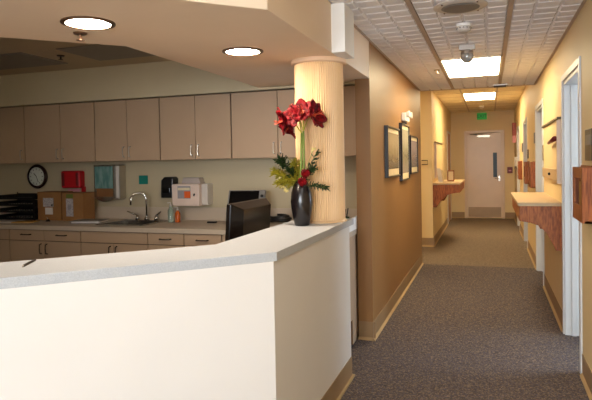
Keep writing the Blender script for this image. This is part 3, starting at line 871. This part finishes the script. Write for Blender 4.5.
def bloom(par, c, d, size):
    d = Vector(d).normalized(); a = d.orthogonal().normalized(); w_ = d.cross(a)
    b = MB()
    for k in range(6):
        an = 2 * math.pi * k / 6 + random.uniform(-.15, .15)
        rad = a * math.cos(an) + w_ * math.sin(an)
        pd = d * .75 + rad * (.75 if k % 2 else .95)
        petal(b, c, pd, d, size * random.uniform(.85, 1.1), size * .44, -.35 if k % 2 else -.2)
    o = b.build('bloom', PETAL, par, smooth=True)
    sm = o.modifiers.new('solid', 'SOLIDIFY'); sm.thickness = .0015
    q = MB()
    q.lathe(0, 0, [(.006, -.025), (.010, 0), (.016, .02)], 10)
    for k in range(5):
        an = 2 * math.pi * k / 5
        q.tube([(0, 0, 0), (.006 * math.cos(an), .006 * math.sin(an), size * .55), (.014 * math.cos(an), .014 * math.sin(an), size * .8)], .0016, 5)
    rot = Vector((0, 0, 1)).rotation_difference(d).to_matrix().to_4x4()
    q.xf(Matrix.Translation(c) @ rot).build('throat', PETAL2, par, label='orange throat and stamens')

def amar(label, base, top, blooms):
    t = thing('amaryllis', tuple(base), label, 'flower', 'amaryllis stems in the black vase')
    mid = (base + top) / 2 + Vector((.004, 0, 0))
    MB().tube([base, mid, top], [.007, .007, .0065], 10).build('stem', STEM, t, smooth=True)
    p = MB()
    for c, d, s in blooms:
        c0 = c - Vector(d).normalized() * .02
        p.tube([top, (top + c0) / 2 + Vector((0, 0, .006)), c0], .0035, 6)
    p.build('flower_stalk', LEAFY, t)
    for c, d, s in blooms:
        bloom(t, c, d, s * 1.3)
amar('amaryllis stem whose red blooms face left', Vector((VX - .010, VY, 1.29)), FP(303, 133),
     [(FP(290, 120, -.02), (-.75, -.4, -.15), .082), (FP(297, 113, .02), (-.4, -.2, .75), .066), (FP(291, 124, .03), (-.55, -.35, -.6), .07)])
amar('amaryllis stem whose red blooms face right', Vector((VX + .010, VY + .008, 1.29)), FP(305, 131),
     [(FP(300, 117, -.04), (-.25, -.7, .1), .06), (FP(306, 114, -.03), (.05, -.8, .45), .07), (FP(314, 116, .0), (.85, -.25, .2), .076), (FP(304, 110, .03), (-.1, .1, .9), .06)])

def sprig(name, label, cat, base, tip, mt, n, ll, w_, seed, grp=None):
    rnd = random.Random(seed)
    t = thing(name, tuple(base), label, cat, grp)
    base = Vector(base); tip = Vector(tip); mid = (base + tip) / 2 + Vector((0, 0, .03))
    cur = lambda u: base * (1 - u) ** 2 + mid * 2 * u * (1 - u) + tip * u * u
    MB().tube([cur(k / 8) for k in range(9)], .0022, 6).build('stem', STEM, t)
    b = MB()
    for k in range(n):
        u = .3 + .7 * k / n
        c = cur(u); dr = (cur(min(1, u + .05)) - cur(u - .05)).normalized()
        rnd_v = Vector((rnd.uniform(-1, 1), rnd.uniform(-1, 1), rnd.uniform(-1, 1))).normalized()
        petal(b, c, dr * .7 + rnd_v * .8, Vector((0.1, -.8, .5)), ll * rnd.uniform(.7, 1.2), w_, .1)
    b.build('leaves', mt, t)
    return t
top0 = Vector((VX, VY, 1.30))
specs = [
    ('greenery_sprig', 'dark green needle sprig reaching up left out of the vase', (281, 158), LEAFD, 120, .045, .0019),
    ('greenery_sprig', 'dark needle sprig pointing low right from the vase', (327, 188), LEAFD, 40, .03, .0035),
    ('greenery_sprig', 'airy green sprig standing right of the amaryllis stems', (317, 152), LEAFD, 30, .03, .003),
    ('greenery_sprig', 'yellow green grassy sprig drooping to the left of the vase', (281, 182), LEAFY, 150, .05, .0019),
    ('greenery_sprig', 'yellow green leafy sprig rising left between the stems', (293, 163), LEAFY, 130, .05, .002),
    ('greenery_sprig', 'yellow green feathery sprig pointing straight left of the vase', (277, 171), LEAFY, 150, .045, .0018),
    ('greenery_sprig', 'yellow green feathery sprig close above the left rim', (288, 178), LEAFY, 150, .05, .002),
    ('greenery_sprig', 'short dark green sprig behind the small red flowers', (315, 168), LEAFD, 90, .035, .0024),
    ('greenery_sprig', 'mixed green sprig crowding the left rim of the vase', (290, 174), LEAFD, 110, .045, .0022),
]
for i, (nm, lb, p, mt_, n, ll, w_) in enumerate(specs):
    sprig(nm, lb, 'greenery', top0 + Vector((random.uniform(-.018, .018), random.uniform(-.018, .018), 0)), FP(p[0], p[1], random.uniform(-.06, .05)), mt_, n, ll, w_, i + 3, 'greenery in the black vase')
for i, (p, dx) in enumerate((((309, 173), -.05), ((306, 181), -.055))):
    t = thing('small_red_flower', tuple(FP(*p, dx)), ['small red flower just above the vase rim, upper of two', 'small red flower at the vase rim, lower of two'][i], 'flower', 'small red flowers at the vase rim')
    MB().tube([top0, FP(*p, dx)], .0025, 6).build('stem', STEM, t)
    b = MB()
    for q in range(10):
        an = q * 2.4; dv = Vector((math.cos(an), -.6, math.sin(an)))
        petal(b, FP(*p, dx), dv, Vector((0, -1, 0)), .03, .012, -.2)
    b.build('bloom', PETAL, t)
for i, p in enumerate(((281, 178), (284, 185), (288, 189), (316, 150))):
    t = thing('cream_bud', tuple(FP(*p, -.03)), ['cream bud at the far left of the bouquet, topmost', 'cream bud left of the vase, middle one', 'cream bud left of the vase, lowest', 'pale bud at the upper right of the greenery'][i], 'bud', 'cream buds in the bouquet')
    MB().tube([top0, (top0 + FP(*p, -.03)) / 2 + Vector((0, 0, .02)), FP(*p, -.03)], .0016, 5).build('stem', STEM, t)
    b = MB()
    for q in range(5):
        dv = Vector((random.uniform(-1, 1), random.uniform(-1, .2), random.uniform(-1, 1)))
        petal(b, FP(*p, -.03), dv, Vector((0, -1, .1)), .02, .006, -.1)
    b.build('bloom', BUD, t)

# ------------------------------------------------------------ corridor left wall things
def frame_pic(y0, y1, z0, z1, pm, label):
    t = thing('framed_picture', (XL, (y0 + y1) / 2, z0), label, 'picture', 'framed pictures on the tan wall')
    d = .035; f = .018
    b = MB().box(XL, XL + d, y0, y0 + f, z0, z1).box(XL, XL + d, y1 - f, y1, z0, z1).box(XL, XL + d, y0 + f, y1 - f, z0, z0 + f).box(XL, XL + d, y0 + f, y1 - f, z1 - f, z1)
    b.build('frame', FRAMEB, t, bevel=.002)
    MB().box(XL + .01, XL + .022, y0 + f, y1 - f, z0 + f, z1 - f).build('mat_board', MATB, t)
    my, mz = (y1 - y0) * .06, .06
    MB().box(XL + .022, XL + .024, y0 + my, y1 - my, z0 + mz + .02, z1 - mz).build('print', pm, t)
frame_pic(5.16, 5.90, 1.305, 1.79, PIC1, 'black framed picture nearest on the tan wall, brown landscape')
frame_pic(6.05, 6.64, 1.245, 1.865, PIC2, 'tallest black framed picture in the middle of the tan wall')
frame_pic(6.78, 7.46, 1.30, 1.765, PIC3, 'black framed picture farthest along the tan wall, mauve tones')
t = thing('emergency_light', (XL, 6.4, 1.88), 'white emergency light fixture above the pictures on the tan wall', 'emergency light')
MB().box(XL, XL + .05, 6.25, 6.55, 1.90, 1.99).build('housing', WHITEP, t, bevel=.008)
for y in (6.30, 6.50):
    MB().lathe(y, 1.975, [(.02, XL + .04), (.034, XL + .06), (.036, XL + .085), (.03, XL + .087)], 20, axis='x').build('lamp_head', WHITEP, t)
MB().lathe(6.40, 1.89, [(.02, XL + .01), (.02, XL + .04)], 14, axis='x').build('test_button', GREYP, t)
t = thing('wall_bracket', (-1.02, 9.715, 1.38), 'small dark bracket on the cream pier beyond the tan wall', 'bracket')
MB().tube([(-1.08, 9.72, 1.46), (-1.08, 9.69, 1.46), (-.985, 9.69, 1.46), (-.985, 9.69, 1.39), (-1.08, 9.69, 1.39), (-1.08, 9.72, 1.39)], .008, 8).build('loop', DARKM, t)

# ------------------------------------------------------------ writing shelves
def shelf(side, xw, y0, y1, z, prot, label, nm='wall_shelf'):
    s = side  # direction from wall into the corridor: -1 for right wall
    t = thing(nm, (xw, (y0 + y1) / 2, z - .4), label, 'shelf', 'charting shelves on the corridor walls')
    X = lambda d: xw + s * d
    MB().box(min(X(0), X(prot + .015)), max(X(0), X(prot + .015)), y0 - .015, y1 + .015, z - .03, z).build('shelf_top', SHELFT, t, bevel=.004)
    pr = [(0, z - .03), (prot, z - .03), (prot, z - .16), (prot * .74, z - .175), (prot * .53, z - .20), (prot * .36, z - .26), (prot * .22, z - .35), (prot * .14, z - .41), (0, z - .41)]
    for yy in (y0, y1 - .03):
        MB().prism([(X(a), b) for a, b in pr], yy, yy + .03, 'y').build('bracket', WOODX, t, bevel=.002)
    a, b = sorted((X(prot - .02), X(prot)))
    MB().box(a, b, y0 + .03, y1 - .03, z - .16, z - .03).build('apron', WOOD, t)
    return t
shelf(-1, XR, 5.24, 6.86, 1.08, .335, 'wooden charting shelf with a cream top on the right wall')
shelf(1, XL, 9.76, 11.4, 1.075, .44, 'wooden charting shelf with a cream top on the left wall beyond the passage')
t = thing('picture_frame', (-.80, 10.2, 1.076), 'small wooden easel frame standing on the left shelf', 'picture frame')
fm = Matrix.Translation((-.66, 10.5, 1.076)) @ Matrix.Rotation(R(-10), 4, 'X')
MB().box(-.06, -.045, 0, .015, 0, .2).box(.045, .06, 0, .015, 0, .2).box(-.045, .045, 0, .015, .18, .2).box(-.045, .045, 0, .015, 0, .02).xf(fm).build('frame', WOOD, t)
MB().box(-.045, .045, .004, .01, .02, .18).xf(fm).build('backing', MATB, t)
for i, (x, y, ro, h, lb) in enumerate(((-.80, 10.05, 8, .29, 'upright white pamphlet leaning on the left shelf, nearest'), (-.80, 10.3, -6, .24, 'upright cream pamphlet on the left shelf behind the white one'))):
    fm = Matrix.Translation((x, y, 1.077)) @ Matrix.Rotation(R(40 + ro), 4, 'Z') @ Matrix.Rotation(R(-12), 4, 'X')
    tag(MB().box(-.045, .045, 0, .006, 0, h * .85).xf(fm).build('pamphlet', [PAPER, MATB][i]), lb, 'pamphlet')

def wall_panel(side, xw, y0, y1, z0, z1, label, open_=True):
    s = side
    t = thing('wall_panel', (xw, (y0 + y1) / 2, z0), label, 'wall desk panel')
    def bx(d0, d1, *r):
        a, b = sorted((xw + s * d0, xw + s * d1)); return MB().box(a, b, *r)
    bx(0, .018, y0, y1, z0, z1).build('panel', CREAM, t, bevel=.002)
    bx(0, .035, y0 - .02, y1 + .02, z1 - .012, z1 + .008).build('ledge', OLIVE, t, bevel=.003)
    bx(0, .035, y0 - .02, y0 + .02, z0, z1 - .02).build('edge_post', mat('pinkish_trim', rgb(214, 194, 178), .4), t)
    bx(0, .03, y0 + .03, y1, z0 + .02, z0 + .12).build('drawer_front', SHELFT, t, bevel=.003)
    ym = y0 + .62
    b = MB(); b.ball((xw + s * .038, ym, z0 + .07), .014, 10); b.build('knob', BLACK, t)
    return t
wall_panel(-1, XR, 5.26, 6.70, 1.24, 1.80, 'cream wall panel with dark ledge above the right charting shelf')
wall_panel(1, XL, 10.15, 11.5, 1.14, 1.78, 'cream wall panel above the left charting shelf')
t = thing('marker', (XR - .05, 5.5, 1.61), 'dark red marker held high on the right wall panel', 'marker')
MB().tube([(XR - .05, 5.26, 1.625), (XR - .05, 5.80, 1.60)], [.022, .012], 10).build('marker_body', DRED, t, smooth=True)
MB().tube([(XR - .018, 5.45, 1.615), (XR - .05, 5.45, 1.615)], .008, 6).build('clip', BLACK, t)

# chart holders and signs
def holder(y0, y1, z0, z1, label, prot=.05):
    t = thing('chart_holder', (XR, (y0 + y1) / 2, z0), label, 'chart holder', 'wooden chart holders on the right wall')
    xf_ = XR - prot
    MB().box(XR - .012, XR, y0, y1, z0, z1 + .01).build('back_board', WOOD, t)
    MB().box(xf_, XR - .012, y0, y0 + .014, z0, z1).box(xf_, XR - .012, y1 - .014, y1, z0, z1).box(xf_, XR - .012, y0, y1, z0, z0 + .014).build('side_frame', WOOD, t)
    h = z1 - z0
    f = MB()
    for r in ((y0, y1, z0, z0 + h * .3), (y0, y1, z1 - h * .2, z1), (y0, y0 + .07, z0 + h * .3, z1 - h * .2), (y1 - .07, y1, z0 + h * .3, z1 - h * .2)):
        f.box(xf_ - .012, xf_, *r)
    f.build('front_panel', WOOD, t)
    MB().box(XR - .03, XR - .016, y0 + .04, y1 - .04, z0 + .015, z0 + h * .72).build('folder', MANILA, t)
holder(3.68, 4.09, 1.07, 1.40, 'wooden chart holder at the right edge before the nearest doorway')
holder(8.06, 8.48, 1.07, 1.41, 'wooden chart holder just past the second doorway on the right')
holder(9.28, 9.70, 1.07, 1.41, 'wooden chart holder before the third doorway on the right')
holder(11.3, 11.7, 1.07, 1.41, 'farthest wooden chart holder on the right wall')
def sign(y, z, w_, h, label):
    t = thing('room_sign', (XR, y, z), label, 'sign')
    MB().box(XR - .012, XR, y - w_ / 2, y + w_ / 2, z - h / 2, z + h / 2).build('plate', SIGNB, t, bevel=.002)
    MB().box(XR - .014, XR - .012, y - w_ * .35, y + w_ * .35, z, z + h * .32).build('insert', GREYP, t)
sign(3.80, 1.535, .25, .19, 'dark metal room sign at the right edge above the chart holder')
sign(6.84, 1.52, .14, .17, 'dark room sign between the wall panel and the second doorway')
sign(8.12, 1.73, .2, .14, 'dark room sign past the second doorway, upper one')
sign(9.55, 1.53, .2, .14, 'dark room sign before the third doorway')
sign(11.1, 1.66, .3, .16, 'dark room sign before the last doorway')
t = thing('fire_alarm_pull', (.47, 14.69, 1.12), 'small dark red fire alarm pull beside the far door', 'fire alarm')
MB().box(.41, .53, 14.66, 14.7, 1.11, 1.26).build('housing', DRED, t, bevel=.004)
MB().box(.44, .50, 14.65, 14.66, 1.16, 1.19).build('pull_bar', PINK, t)
t = thing('hanging_sign', (.56, 14.2, 1.8), 'red and pink sign hanging high on the right wall near the far door', 'sign')
MB().box(XR - .09, XR, 13.6, 13.63, 1.98, 2.27).build('upper_panel', DULLR, t, bevel=.01)
MB().box(XR - .085, XR - .005, 13.6, 13.63, 1.82, 1.98).build('lower_panel', PINK, t, bevel=.01)
t = thing('hand_sanitizer', (.53, 13.5, 1.15), 'white wall sanitizer dispenser near the far door', 'dispenser')
MB().box(XR - .055, XR, 13.4, 13.5, 1.3, 1.50).build('housing', LGREY, t, bevel=.01)
MB().box(XR - .04, XR - .015, 13.43, 13.47, 1.25, 1.3).build('nozzle', GREYP, t)

# warm lamp in the side passage and the far corridor
t = thing('ceiling_light', (-2.2, 8.9, HU - .004), 'lit ceiling panel inside the side passage on the left', 'ceiling light')
MB().box(-2.5, -1.9, 8.6, 9.2, HU - .004, HU).build('diffuser', DIFFW, t)
